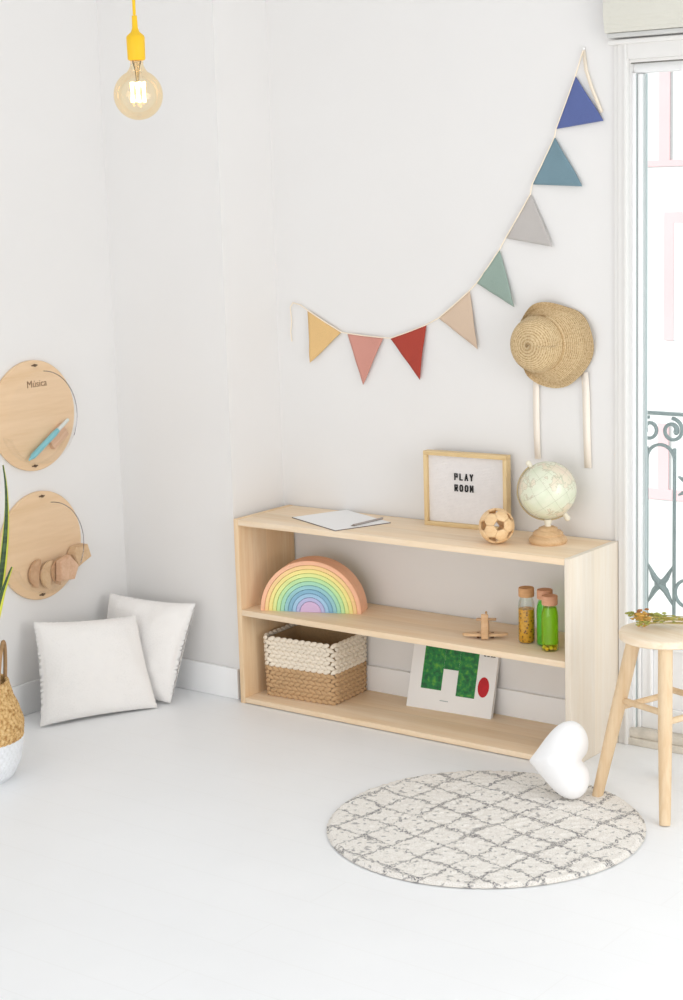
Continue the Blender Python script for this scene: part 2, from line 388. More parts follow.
for lat in (-40, -15, 15, 40): q.tube([((GR+.0001)*cos(R(lat))*cos(a), (GR+.0001)*cos(R(lat))*sin(a), (GR+.0001)*sin(R(lat))) for a in [2*pi*i/48 for i in range(48)]], .0003, 4, True, GM)
for lon in range(0, 180, 30): q.tube([((GR+.0001)*cos(a)*cos(R(lon)), (GR+.0001)*cos(a)*sin(R(lon)), (GR+.0001)*sin(a)) for a in [2*pi*i/48 for i in range(48)]], .0003, 4, True, GM)
q.build('grid_lines', lines, ball)
# meridian arm in the plane of the axis and r_
arm = plain('cream_enamel', '#e6dfcc', .35); a0 = math.atan2(AX.z, AX.dot(r_)); q = MB()
pts = [GC+(r_*cos(a)+Vector((0, 0, 1))*sin(a))*(GR+.0042) for a in [a0+pi*i/40 for i in range(41)]]
q.tube(pts, .0026, 8); q.build('meridian_arm', plain('aged_brass', '#b7a582', .4), gl)
q = MB(); e0, e1 = GC+AX*(GR+.0005), GC+AX*(GR+.014); q.tube([e0, e1], [.006, .008], 12); q.sphere(e1, .0085, 2); q.build('axis_cap', arm, gl)
q = MB(); e0, e1 = GC-AX*(GR+.0005), GC-AX*(GR+.018); q.tube([e0, e1], [.007, .009], 12); q.sphere(e1, .0095, 2); q.build('axis_cap', arm, gl)
MB().lathe([(.010, .048), (.009, .056), (.012, .064), (.010, .071)], 20).build('stem', arm, gl)
gb = wood('turned_walnut_base', '#d9b68c', '#c39c70', 'X', .5, 3)
MB().lathe([(.0, .0), (.053, .0), (.057, .007), (.056, .014), (.050, .021), (.044, .024), (.045, .030), (.040, .036), (.030, .040), (.027, .046), (.018, .050), (.0, .051)], 40).build('base', gb, gl)

# ------------------------------------------------------------------ rainbow arches : each one lifts out
cols = ['#fbc3a0', '#fcd79a', '#f9ea98', '#e8f0a0', '#c6ecae', '#aee2c4', '#9ccfd6', '#8cbdd8', '#a8d0ee', '#bfc2ea', '#dcc0e4']
nm = ['outermost peach', 'apricot', 'yellow', 'lemon', 'lime green', 'mint green', 'turquoise', 'dusty blue', 'sky blue', 'lavender', 'pink-lilac half-round core']
RC = Vector((.236, .090, Z1)); ra = R(21.5); NA = 11; RO = .170; st = .0134
for i in range(NA):
    ro = RO-i*st-.0009*(i > 0); ri = max(0, RO-(i+1)*st)
    if i == NA-1: poly = [(ro*cos(pi*k/32), ro*sin(pi*k/32)) for k in range(33)]
    else: poly = [(ro*cos(pi*k/48), ro*sin(pi*k/48)) for k in range(49)]+[(ri*cos(pi*k/48), ri*sin(pi*k/48)) for k in range(48, -1, -1)]
    mt = wood('stained_wood_%02d' % i, cols[i], '#%02x%02x%02x' % tuple(int(int(cols[i][j:j+2], 16)*.955) for j in (1, 3, 5)), 'X', .6, 2)
    o = MB().prism(poly, 0, .082, bev=.0014).build('rainbow_arch', mt, ang=30)
    o.location = RC+Vector((0, 0, 0)); o.rotation_euler = (0, 0, ra)
    p_ = {0: 'outermost arch, peach, of the wooden rainbow on the middle shelf', NA-1: 'pink-lilac half-round core at the centre of the wooden rainbow'}.get(i, '%s wooden arch of the rainbow, just inside the %s one' % (nm[i], nm[i-1].replace('outermost ', '')))
    tag(o, p_, 'toy arch', 'nested arches of the wooden rainbow')

# ------------------------------------------------------------------ woven basket
bk = thing('woven_basket', 'rectangular woven basket, tan below and cream above, on the bottom shelf', 'basket', (.052, .055, Z0), R(4))
BL_, BD_, BH_ = .284, .216, .203
def rrect(t, l, d, r=.02):     # perimeter walk of a rounded rectangle, returns pos and normal
    seg = [(l-2*r), r*pi/2, (d-2*r), r*pi/2]*2; P = sum(seg); s = (t % 1)*P
    cs_ = [(l-r, r), (l-r, d-r), (r, d-r), (r, r)]; i = 0
    while s > seg[i]: s -= seg[i]; i += 1
    k = i//2; ang = -pi/2+k*pi/2
    if i % 2 == 0:
        p0 = [(r, 0), (l, r), (l-r, d), (0, d-r)][k]; dr = (cos(ang+pi/2), sin(ang+pi/2)); return (p0[0]+dr[0]*s, p0[1]+dr[1]*s), (cos(ang), sin(ang))
    a = ang+s/r; c = cs_[k]; return (c[0]+r*cos(a), c[1]+r*sin(a)), (cos(a), sin(a))
tan_ = fabric('tan_rope', '#bd9c76', .9, 180, .14); crm = fabric('cream_rope', '#ebe0cf', .9, 180, .05); ROWS = 14; NS = 38
cells = {0: MB(), 1: MB()}
def stitch_mesh():
    b = bmesh.new(); bmesh.ops.create_uvsphere(b, u_segments=8, v_segments=6, radius=1); return b
for row in range(ROWS):
    z = .008+(BH_-.013)*row/(ROWS-1); fl = .006*z/BH_
    for j in range(NS):
        t = (j+(row % 2)*.5)/NS; p, nn = rrect(t, BL_-.016, BD_-.016); ang = math.atan2(nn[1], nn[0])
        edge = 8.3+.9*sin(j*2.1)
        for sgn in (0,):
            b = stitch_mesh(); w_ = (BL_+BD_)*2/NS*.60
            Mx = T((p[0]+.008+nn[0]*fl, p[1]+.008+nn[1]*fl, z)) @ rot(ang, 'Z') @ rot(R(20)*(1 if row % 2 else -1), 'X') @ Matrix.Diagonal((.0066, w_, .0078, 1))
            cells[0 if row < 7 else 1]._add(b, Mx)
cells[0].build('tan_weave', tan_, bk); cells[1].build('cream_weave', crm, bk)
def wall_fn(off): 
    def f_(u, v_): p, nn = rrect(u, BL_-.016, BD_-.016); return (p[0]+.008-nn[0]*off, p[1]+.008-nn[1]*off, .002+(BH_-.010)*v_)
    return f_
q = MB().fn(64, 2, wall_fn(.0035), closeu=True); q.fn(64, 2, wall_fn(.006), closeu=True); q.box((.014, .014, .001), (BL_-.014, BD_-.014, .006))
q.build('lining', fabric('basket_core', '#b89a74', .9, 200, .1), bk)

# ------------------------------------------------------------------ picture book (its cover art replaced by a plain generic pattern)
bkn = thing('picture_book', 'white picture book with green and red cover leaning upright under the middle shelf', 'book', (.525, .205, Z0), R(3))
tilt = rot(R(-16), 'X')
BW_, BH2 = .310, .225
bkn.rotation_euler = (R(-17), 0, R(3.5))
MB().box((0, 0, 0), (BW_, .0022, BH2), .0006).build('front_cover', paper, bkn); MB().box((.003, .0024, .003), (BW_-.003, .0095, BH2-.003)).build('page_block', plain('page_edges', '#ece6da', .8), bkn, smooth=False)
MB().box((0, .0097, 0), (BW_, .012, BH2), .0006).build('back_cover', paper, bkn)
m, nt, b = nodes('mottled_green_print'); v = coords(nt, (60, 60, 60)); n = N(nt, 'ShaderNodeTexNoise', Scale=1.0, Detail=5.0); nt.links.new(v, n.inputs['Vector'])
nt.links.new(ramp(nt, n.outputs['Fac'], [(.35, lin('#0b5a30')), (.52, lin('#17803a')), (.68, lin('#5ba534'))]), b.inputs['Base Color']); b.inputs['Roughness'].default_value = .5
def blob(pts): return MB().prism(pts, -.0006, .0)
q = MB().prism([(.045, .065), (.12, .065), (.12, .212), (.045, .212)], -.0006, 0); q.prism([(.1205, .135), (.1745, .135), (.1745, .212), (.1205, .212)], -.0006, 0); q.prism([(.175, .055), (.242, .055), (.242, .212), (.175, .212)], -.0006, 0)
q.build('green_print_blocks', m, bkn, smooth=False)
q = MB().prism([(.270+.020*cos(a), .095+.032*sin(a)) for a in [2*pi*i/28 for i in range(28)]], -.0008, 0); q.build('red_print_oval', plain('red_print', '#c3212a', .5, .1, 40), bkn, smooth=False)
q = MB()
xq = .243
for w_ in (.006, .004, .007, .005, .007, .006, .004, .006): q.box((xq, -.0006, .205), (xq+w_-.0015, 0, .2115)); xq += w_+.001
for w_ in (.246, .258, .270, .279): q.box((w_+.012, -.0006, .192), (w_+.020, 0, .195))
MB().box((.12, -.0006, .032), (.150, 0, .0345)).build('small_print', plain('faint_print', '#a9b3b5', .6), bkn, smooth=False); q.build('small_print', plain('dark_print', '#5a5148', .6), bkn, smooth=False)

# ------------------------------------------------------------------ wooden aeroplane
pl = thing('toy_aeroplane', 'small unpainted wooden toy aeroplane on the middle shelf', 'toy', (.895, .105, Z1), R(30))
tw = wood('toy_beech', '#d9b289', '#c79b6e', 'X', .5, 3); tw2 = wood('toy_beech_pale', '#e5c49b', '#d3ab7e', 'X', .5, 3)
wing = [(.069*cos(a)*1.0, .017*sin(a)) for a in [2*pi*i/36 for i in range(36)]]
q = MB().prism([(x_, y_) for x_, y_ in wing], -.004, .004, M=T((0, 0, .013)) @ rot(pi/2, 'X'), bev=.001); q.build('wing', tw2, pl)
q = MB().tube([(0, -.022, .026), (0, -.01, .026), (0, .05, .028), (0, .085, .034)], [.012, .0135, .011, .006], 16); q.build('fuselage', tw, pl)
MB().box((-.011, -.032, 0.004), (.011, -.024, .082), .003).build('propeller', tw, pl)
MB().box((-.031, .070, .036), (.031, .086, .042), .002).build('tailplane', tw, pl); MB().box((-.003, .070, .042), (.003, .088, .062), .0015).build('tail_fin', tw, pl)
for sx in (-.022, .022): MB().lathe([(0, -.004), (.009, -.004), (.009, .004), (0, .004)], 20, M=T((sx, .004, .009)) @ rot(pi/2, 'Y')).build('wheel', plain('dark_brown_wheel', '#7c573c', .6), pl)

# ------------------------------------------------------------------ sensory bottles
cork = wood('cork_lid', '#d8a777', '#c18f60', 'X', .8, 5); cork2 = wood('rosy_cork_lid', '#dea886', '#cc9272', 'X', .8, 5)
def bottle(label, loc, h, lid, tint, fill_z, fill_tint):
    t = thing('sensory_bottle', label, 'bottle', loc, 0, 'filled glass bottles with cork lids')
    gz = h-.024
    MB().lathe([(.0, .0), (.021, .0), (.0245, .003), (.025, .008), (.025, gz-.036), (.0235, gz-.022), (.019, gz-.008), (.0185, gz+.002)], 36, cap=False).build('glass_body', clear(label[:5]+'_bottle_glass', tint, .07), t)
    MB().lathe([(0, h-.027), (.0225, h-.027), (.0235, h-.025), (.0235, h-.002), (.0225, h), (0, h)], 32).build('lid', lid, t)
    return t
t = bottle('glass bottle of amber fill with dark specks, leftmost of the three', (1.026, .129, Z1), .168, cork, '#f6fbf9', 0, 0)
m, nt, b = nodes('amber_speckled_fill'); v = coords(nt, (105, 105, 105)); n = N(nt, 'ShaderNodeTexVoronoi', Scale=1.0); nt.links.new(v, n.inputs['Vector'])
nt.links.new(ramp(nt, n.outputs['Distance'], [(.20, lin('#5f3510')), (.30, lin('#dc9722')), (.7, lin('#ecb036'))]), b.inputs['Base Color']); b.inputs['Roughness'].default_value = .35
MB().lathe([(0, .003), (.020, .003), (.0235, .008), (.0235, .104), (0, .106)], 32).build('amber_fill', m, t)
def green_liquid(name, col):
    m = bpy.data.materials.new(name); m.use_nodes = True; nt = m.node_tree; b = nt.nodes['Principled BSDF']
    b.inputs['Base Color'].default_value = lin(col); b.inputs['Roughness'].default_value = .1; b.inputs['Transmission Weight'].default_value = .7; b.inputs['IOR'].default_value = 1.15
    return m
t = bottle('bright green glass bottle standing behind the other two', (1.087, .133, Z1), .168, cork2, '#ecfdea', 0, 0)
MB().lathe([(0, .003), (.020, .003), (.0238, .008), (.0238, .106), (.0222, .120), (.018, .132), (0, .133)], 32).build('green_liquid', green_liquid('deep_green_liquid', '#8cf25c'), t)
t = bottle('yellow-green glass bottle with yellow beads at the bottom, rightmost and nearest', (1.131, .086, Z1), .165, cork2, '#f6fde2', 0, 0)
MB().lathe([(0, .022), (.0238, .022), (.0238, .103), (.0222, .118), (.018, .130), (0, .131)], 32).build('yellow_green_liquid', green_liquid('lime_liquid', '#d2f23c'), t)
yb = plain('yellow_bead', '#dcc72a', .3, .05, 30); yb2 = plain('golden_bead', '#e0b528', .3, .05, 30)
for i in range(9):
    a = i*2*pi/8; rr = .0165 if i < 8 else 0
    MB().sphere((rr*cos(a), rr*sin(a), .0085+.003*(i % 2)), .0068, 2).build('bead', yb if i % 2 else yb2, t)

# ------------------------------------------------------------------ bunting
bt = thing('bunting_garland', 'bunting of eight coloured cloth triangles strung across the back wall', 'bunting', (0, WY, 0))
tie = fabric('cream_tape', '#efe2cf', .9, 300, .04)
flags = [((.110, 1.277), (.246, 1.209), (.117, 1.105), '#deb981', 'yellow flag, first from the left'), ((.270, 1.206), (.413, 1.196), (.330, 1.042), '#cb9184', 'dusty pink flag'),
         ((.440, 1.195), (.579, 1.241), (.551, 1.068), '#a94539', 'brick red flag'), ((.626, 1.263), (.741, 1.349), (.770, 1.172), '#cfb8a2', 'beige flag'),
         ((.767, 1.372), (.850, 1.473), (.905, 1.303), '#92a49a', 'sage green flag'), ((.872, 1.507), (.960, 1.636), (1.038, 1.482), '#b9b4b0', 'light grey flag'),
         ((.966, 1.663), (1.043, 1.797), (1.137, 1.654), '#738d98', 'teal blue flag'), ((1.048, 1.819), (1.113, 1.966), (1.205, 1.836), '#5c699b', 'indigo blue flag at the top right')]
for i, (a, c, d_, col, lab) in enumerate(flags):
    A, B, D_ = [Vector((p[0], 0, p[1])) for p in (a, c, d_)]
    n_ = 16; vs = []; idx = {}
    for u in range(n_+1):
        for v_ in range(n_+1-u):
            p = A+(B-A)*(u/n_)+(D_-A)*(v_/n_); w_ = .004*sin(5*u/n_+i)*(v_/n_)+.0025*noise.noise(Vector((p.x*22, i, p.z*22)))
            idx[(u, v_)] = len(vs); vs.append((p.x, -.008+w_-.006*(v_/n_), p.z))
    fs = []
    for u in range(n_):
        for v_ in range(n_-u):
            fs.append((idx[(u, v_)], idx[(u+1, v_)], idx[(u, v_+1)]))
            if (u+1, v_+1) in idx: fs.append((idx[(u+1, v_)], idx[(u+1, v_+1)], idx[(u, v_+1)]))
    o = MB().raw(vs, fs).build('flag', fabric('flag_cloth_%d' % i, col, .9, 300, .05), bt, ang=180); mod(o, 'SOLIDIFY', thickness=.002, offset=0)
    o['label'] = lab
path = [(.048, -.006, 1.300), (.080, -.006, 1.293)]
for a, c, _, _, _ in flags: path += [(a[0], -.009, a[1]), ((a[0]+c[0])/2, -.009, (a[1]+c[1])/2-.001), (c[0], -.009, c[1])]
path += [(1.136, -.005, 2.035)]
MB().tube(path, .0022, 6).build('cord', tie, bt)
MB().tube([(.048, -.006, 1.300), (.036, -.006, 1.285), (.040, -.006, 1.235), (.034, -.006, 1.205), (.038, -.006, 1.172)], .002, 6).build('loose_tie', tie, bt)
def ribbon(pts, w_, nrm=(0, -1, 0), th=.0012):
    vs = []
    for i, p in enumerate(pts):
        p = Vector(p); a = Vector(pts[max(0, i-1)]); c = Vector(pts[min(len(pts)-1, i+1)]); t_ = (c-a).normalized(); s_ = t_.cross(Vector(nrm)).normalized()*w_/2
        vs += [p-s_, p+s_]
    return MB().raw([tuple(v_) for v_ in vs], [(2*i, 2*i+1, 2*i+3, 2*i+2) for i in range(len(pts)-1)])
o = ribbon([(1.138, -.005, 2.035), (1.146, -.006, 1.98), (1.164, -.007, 1.93), (1.195, -.006, 1.86)], .010).build('loose_tie', tie, bt); mod(o, 'SOLIDIFY', thickness=.0015)
MB().sphere((1.138, -.005, 2.04), .005, 2).build('wall_pin', plain('white_pin', '#efeeec', .4), bt)

# ------------------------------------------------------------------ straw hat
ht = thing('straw_hat', 'woven straw sun hat with two long cream ties hung on the wall', 'hat', (1.042, WY-.012, 1.196))
m, nt, b = nodes('woven_straw'); tc = N(nt, 'ShaderNodeTexCoord')
att = N(nt, 'ShaderNodeAttribute', attribute_name='weave'); v = coords(nt, (220, 220, 220)); n = N(nt, 'ShaderNodeTexNoise', Scale=1.0, Detail=3.0); nt.links.new(v, n.inputs['Vector'])
mu = N(nt, 'ShaderNodeMath', operation='MULTIPLY_ADD'); mu.inputs[1].default_value = .7; nt.links.new(att.outputs['Fac'], mu.inputs[0]); nt.links.new(n.outputs['Fac'], mu.inputs[2])
nt.links.new(ramp(nt, mu.outputs[0], [(.45, lin('#8f6f43')), (.70, lin('#bf9f72')), (1.05 if False else 1.0, lin('#dcc59c'))]), b.inputs['Base Color']); b.inputs['Roughness'].default_value = .75
straw = m
Cc = Vector((-.038, 0, .002))      # crown is pushed left of the brim centre
prof = []                           # arc-length profile from crown tip outwards: (r, y)
for i in range(90):
    s = i/89
    if s < .5: a = s/.5*pi/2*.96; prof.append((.084*sin(a)**.8, -.022-.074*cos(a)**.62, 1-s/.5))
    else:
        u = (s-.5)/.5; prof.append((.084+.044*u, -.022+.022*min(1, u*1.6)-.004*u, 0))
NT = 150; vs = []; wv = []
for i, (r0, y, cw) in enumerate(prof):
    for j in range(NT):
        a = 2*pi*j/NT; rip = sin(i*2*pi/3.0+a); tw_ = sin(a*60+i*2.1)
        up = math.exp(-((a-1.95)/.42)**2); up2 = math.exp(-((a-1.2)/.35)**2); lowl = math.exp(-((a-3.9)/.35)**2)
        u = max(0, (i-45)/44)
        rr = r0*(1+.03*sin(3*a+.5)*u)+.0009*rip; 
        rr *= 1-.035*u*math.exp(-((a-pi)/.6)**2)+.015*u*up-.06*u*up2
        yy = y-.030*u*up*u-.006*u*sin(5*a)+.0010*rip+.0006*tw_-.014*u*lowl
        if i < 45: yy += .010*math.exp(-((a-.2)/.8)**2)*sin(pi*i/45)
        off = Cc*(1-u)
        vs.append((rr*cos(a)+off.x, min(yy, .006), rr*sin(a)+off.z)); wv.append(.5+.5*rip*.7+.15*tw_)
fs = [(i*NT+j, i*NT+(j+1) % NT, (i+1)*NT+(j+1) % NT, (i+1)*NT+j) for i in range(89) for j in range(NT)]
me = bpy.data.meshes.new('hat_body'); me.from_pydata(vs, [], fs); me.update()
for p in me.polygons: p.use_smooth = True
at = me.attributes.new('weave', 'FLOAT', 'POINT'); at.data.foreach_set('value', wv); me.materials.append(straw)
ho = bpy.data.objects.new('hat_body', me); C.objects.link(ho); ho.parent = ht; mod(ho, 'SOLIDIFY', thickness=.002, offset=1)
tape = fabric('cream_ribbon', '#f6ece0', .9, 300, .03)
for xr, z1, w_ in ((-.070, -.350, .021), (.102, -.365, .024)):
    o = ribbon([(xr*.95, .002, -.08), (xr*.99, .004, -.15), (xr, .005, -.25), (xr+.003, .006, z1)], w_).build('tie_ribbon', tape, ht); mod(o, 'SOLIDIFY', thickness=.001)

# ------------------------------------------------------------------ round wall boards with clear pockets
bamboo = wood('bamboo_board', '#ebcca8', '#dfbd94', 'Y', .5, .8); acr = clear('clear_acrylic', '#ffffff', .02, .2); rimm = clear('acrylic_edge', '#cfcbd4', .2)
burn = plain('burnt_engraving', '#8a6a4c', .7); scr = plain('dark_metal_fixing', '#6e5b49', .4)
def board(loc, label, text):
    t = thing('wall_board', label, 'wall organizer', loc, 0, 'round bamboo boards on the left wall')
    # local: X out of the wall, disc in YZ
    DM = rot(pi/2, 'Y')
    MB().lathe([(0, 0), (.177, 0), (.179, .002), (.179, .010), (.177, .012), (0, .012)], 72, M=DM).build('board', bamboo, t)
    ro = .150; dx = .052; cy, cz = .0, -.004
    fr = MB().lathe([(0, 0), (ro, 0), (ro, .002), (0, .002)], 64, M=T((dx, cy, cz)) @ DM).build('clear_front_plate', acr, t)
    pts = [(dx+.001, cy+ro*cos(a), cz+ro*sin(a)) for a in [R(-190)+R(275)*i/60 for i in range(61)]]
    pts = pts[-26:]; MB().tube(pts, .0013, 6).build('plate_edge', rimm, t)
    def tr(u, v_): a = R(200)+R(140)*u; return (.0125+(dx-.0125)*v_, cy+ro*cos(a), cz+ro*sin(a))
    o = MB().fn(40, 2, tr).build('clear_trough', acr, t); mod(o, 'SOLIDIFY', thickness=.002)
    q = MB()
    for sz in (-1, 1): q.lathe([(0, .012), (.0045, .012), (.0045, .018), (0, .019)], 12, M=T((0, .012*sz, .162*sz)) @ DM); q.box((.0122, .012*sz-.012, .162*sz-.002), (.0145, .012*sz+.012, .162*sz+.002))
    q.build('fixing', scr, t)
    return t
bx, byy = XL+.001, -.362
tb = board((bx, byy, .974), 'upper round bamboo wall board with a clear pocket holding a teal pen', None)
cu = bpy.data.curves.new('engraved_text', 'FONT'); cu.body = 'Música'; cu.size = .032; cu.extrude = .0004; cu.align_x = 'CENTER'
to = bpy.data.objects.new('engraved_text', cu); C.objects.link(to)
dg = bpy.context.evaluated_depsgraph_get(); me = bpy.data.meshes.new_from_object(to.evaluated_get(dg)); bpy.data.objects.remove(to)
me.materials.append(burn); to = bpy.data.objects.new('engraved_text', me); C.objects.link(to); to.parent = tb
to.matrix_local = T((.0125, .018, .092)) @ Matrix(((0, 0, 1, 0), (1, 0, 0, 0), (0, 1, 0, 0), (0, 0, 0, 1)))
tb2 = board((bx, byy-.003, .547), 'lower round bamboo wall board with a clear pocket of wooden blocks', None)
# pen and sticks
pn = thing('pen', 'teal blue pen leaning in the clear pocket of the upper wall board', 'pen', (bx+.030, byy-.052, .974-.137), 0)
dirv = Vector((0.0, .185, .112)); 
MB().tube([(0, 0, 0), dirv*.10, dirv*.62, dirv*.72], [.002, .0095, .0095, .008], 12).build('barrel', plain('teal_plastic', '#83bfc8', .35), pn)
MB().tube([dirv*.725, dirv*.98], [.007, .0055], 12).build('cap', plain('pale_pen_cap', '#d8dcd8', .35), pn)
blk = wood('block_wood', '#dcbd97', '#cba67d', 'Y', .6, 3); blk3 = wood('dark_block_wood', '#cfa985', '#b98f6c', 'Y', .6, 3); blk2 = wood('rosy_block_wood', '#dcb799', '#caa080', 'Y', .6, 3)
def block(label, loc, rx, poly, th, m_, grp, ry=0):
    o = MB().prism(poly, -th/2, th/2, bev=.002).build('wooden_block', m_); o.location = loc; o.rotation_euler = (rx, ry, R(90)); 
    return tag(o, label, 'block', grp)
G1 = 'wooden pieces in the clear wall pockets'
o = MB().box((-.010, -.040, -.024), (.010, .040, .024), .004).build('wooden_block', blk2); o.location = (bx+.018, byy+.088, .974-.078); o.rotation_euler = (R(32), 0, 0); tag(o, 'brown wooden block behind the teal pen in the upper pocket', 'block')
for k, (yy, zz, dxk, lab) in enumerate(((-.030, -.088, .021, 'leftmost half-round wooden slice in the lower clear pocket'), (.012, -.098, .031, 'middle half-round wooden slice in the lower clear pocket'), (.050, -.092, .041, 'right half-round wooden slice, tucked behind the angular block of the lower pocket'))):
    o = MB().prism([(.045*cos(a), .046*sin(a)) for a in [pi*i/24+pi/2 for i in range(25)]], -.0045, .0045, bev=.0015).build('wooden_slice', blk if k % 2 else blk3)
    o.location = (bx+dxk, byy+yy, .547+zz); o.rotation_euler = (R(0), R(12), R(90)); tag(o, lab, 'block', G1)
pent = [(-.038, -.036), (.028, -.042), (.050, .0), (.012, .042), (-.034, .028)]
o = MB().prism(pent, -.012, .012, bev=.003).build('wooden_block', blk2); o.location = (bx+.061, byy+.052, .547-.080); o.rotation_euler = (0, R(0), R(90)); tag(o, 'large angular wooden block in the lower clear pocket', 'block', G1)
o = MB().prism([(-.034, -.030), (.034, -.028), (.036, .018), (-.012, .034), (-.036, .018)], -.018, .018, bev=.003).build('wooden_block', blk); o.location = (bx+.034, byy+.140, .547-.052); o.rotation_euler = (0, R(-20), R(90)); tag(o, 'small wooden block at the right rim of the lower pocket', 'block', G1)

# ------------------------------------------------------------------ cushions
def cushion(label, BLc, BRc, TRc, TLc, t, seed, pinch=.05):
    BLc, BRc, TRc, TLc = [Vector(q_) for q_ in (BLc, BRc, TRc, TLc)]
    Nn = (BRc-BLc+TRc-TLc).cross(TLc-BLc+TRc-BRc).normalized(); n_ = 52; q = MB()
    def side(sg):
        def f_(u, v_):
            a, c = 2*u-1, 2*v_-1; e = (1-abs(a)**2.6)*(1-abs(c)**2.6)
            th = t/2*max(0, e)**.42+.0015
            sx = a*(1-pinch*(1-c*c)); sy = c*(1-pinch*(1-a*a)); uu = (sx+1)/2; vv = (sy+1)/2
            wr = noise.noise(Vector((a*1.8+seed, c*1.8, sg)))*.008+noise.noise(Vector((a*5+seed, c*5, sg+3)))*.003
            ed = max(abs(a), abs(c)); fr_ = .008*noise.noise(Vector((a*13+seed, c*13, 5)))*(ed > .97)
            p = (BLc*(1-uu)+BRc*uu)*(1-vv)+(TLc*(1-uu)+TRc*uu)*vv
            p = p+(BRc-BLc)*fr_+Nn*(sg*(th+wr*min(1, e*6))+.008*sin(a*2+seed)*c)
            p.z = max(p.z, .001); return p
        return f_
    q.fn(n_, n_, side(1)); q.fn(n_, n_, side(-1)); bmesh.ops.remove_doubles(q.bm, verts=q.bm.verts, dist=.0031)
    o = q.build('cushion', cot, ang=180); return tag(o, label, 'cushion', 'off-white cushions in the corner')
cot = fabric('off_white_linen', '#f0edea', .95, 200, .03, .001)
c1 = cushion('square off-white cushion in front, leaning against the left wall', (-.374, -.551, .004), (-.192, -.195, .004), (-.315, -.150, .290), (-.452, -.476, .323), .13, 1.0)
c2 = cushion('off-white cushion behind, leaning in the corner by the pillar', (-.47, -.20, .004), (-.185, -.138, .004), (-.150, -.035, .327), (-.485, -.090, .334), .10, 4.0)

# white heart cushion
hm = fabric('white_plush', '#f7f7f8', .95, 200, .01, .001)
def heart_pt(t): return Vector((16*sin(t)**3, 13*cos(t)-5*cos(2*t)-2*cos(3*t)-cos(4*t)))/16
ring = [heart_pt(2*pi*i/72) for i in range(72)]
for _ in range(26): ring = [(ring[i-1]+ring[i]*2+ring[(i+1) % 72])/4 for i in range(72)]
ctr = Vector((0, .12)); vs = []; K = 14
hw = .125
def hmesh():
    q = MB(); vs = []; fs = []
    for sg in (1, -1):
        base = len(vs)
        for k in range(K+1):
            s = k/K
            for p in ring:
                pp = ctr+(p-ctr)*(1-s); e = s
                th = .070*(1-(1-e)**2.2)**.55
                d_ = abs(pp.x); cr = .018*math.exp(-(d_/.10)**2)*max(0, min(1, (pp.y+.1)*1.4))
                vs.append((pp.x*hw, sg*max(.0, th-cr*(1 if s > .05 else 0)), pp.y*hw*.84))
        nr_ = len(ring)
        for k in range(K):
            for j in range(nr_): fs.append((base+k*nr_+j, base+k*nr_+(j+1) % nr_, base+(k+1)*nr_+(j+1) % nr_, base+(k+1)*nr_+j))
    b = bmesh.new(); V = [b.verts.new(v_) for v_ in vs]
    for f_ in fs:
        try: b.faces.new([V[i] for i in f_])
        except ValueError: pass
    bmesh.ops.remove_doubles(b, verts=b.verts, dist=.0006); bmesh.ops.dissolve_degenerate(b, dist=1e-5, edges=b.edges); bmesh.ops.recalc_face_normals(b, faces=b.faces)
    q._add(b); return q
hc = hmesh().build('heart_cushion', hm, ang=180); mod(hc, 'SUBSURF', levels=1, render_levels=1)
tag(hc, 'plump white heart-shaped cushion tipped between the shelf end and the rug', 'cushion')
# local: heart plane XZ (Z = towards lobes), Y = thickness
xv = Vector((-.20, .30, .93)).normalized(); zv = Vector((.90, .05, .16)); zv = (zv-xv*zv.dot(xv)).normalized(); yv = zv.cross(xv)
Mh = Matrix((xv, yv, zv)).transposed().to_4x4(); Mh.translation = Vector((1.352, -.222, .128)); zmin = min((Mh @ v_.co).z for v_ in hc.data.vertices); Mh.translation.z += .012-zmin; hc.matrix_world = Mh

# ------------------------------------------------------------------ rug
m, nt, b = nodes('diamond_rug_pile'); tc = N(nt, 'ShaderNodeTexCoord')
nz = N(nt, 'ShaderNodeTexNoise', Scale=9.0, Detail=3.0); nt.links.new(tc.outputs['Object'], nz.inputs['Vector'])
nz2 = N(nt, 'ShaderNodeTexNoise', Scale=90.0, Detail=2.0); nt.links.new(tc.outputs['Object'], nz2.inputs['Vector'])
sub_ = N(nt, 'ShaderNodeVectorMath', operation='SUBTRACT'); nt.links.new(nz.outputs['Color'], sub_.inputs[0]); sub_.inputs[1].default_value = (.5, .5, .5)
sc_ = N(nt, 'ShaderNodeVectorMath', operation='SCALE'); sc_.inputs['Scale'].default_value = .055; nt.links.new(sub_.outputs[0], sc_.inputs[0])
ad = N(nt, 'ShaderNodeVectorMath', operation='ADD'); nt.links.new(tc.outputs['Object'], ad.inputs[0]); nt.links.new(sc_.outputs[0], ad.inputs[1])
s2 = N(nt, 'ShaderNodeVectorMath', operation='SUBTRACT'); nt.links.new(nz2.outputs['Color'], s2.inputs[0]); s2.inputs[1].default_value = (.5, .5, .5)
s3 = N(nt, 'ShaderNodeVectorMath', operation='SCALE'); s3.inputs['Scale'].default_value = .034; nt.links.new(s2.outputs[0], s3.inputs[0])
ad2 = N(nt, 'ShaderNodeVectorMath', operation='ADD'); nt.links.new(ad.outputs[0], ad2.inputs[0]); nt.links.new(s3.outputs[0], ad2.inputs[1])
def math_(op, a, c=None, v_=None):
    n = N(nt, 'ShaderNodeMath', operation=op); nt.links.new(a, n.inputs[0])
    if c is not None: nt.links.new(c, n.inputs[1])
    if v_ is not None: n.inputs[1].default_value = v_
    return n.outputs[0]
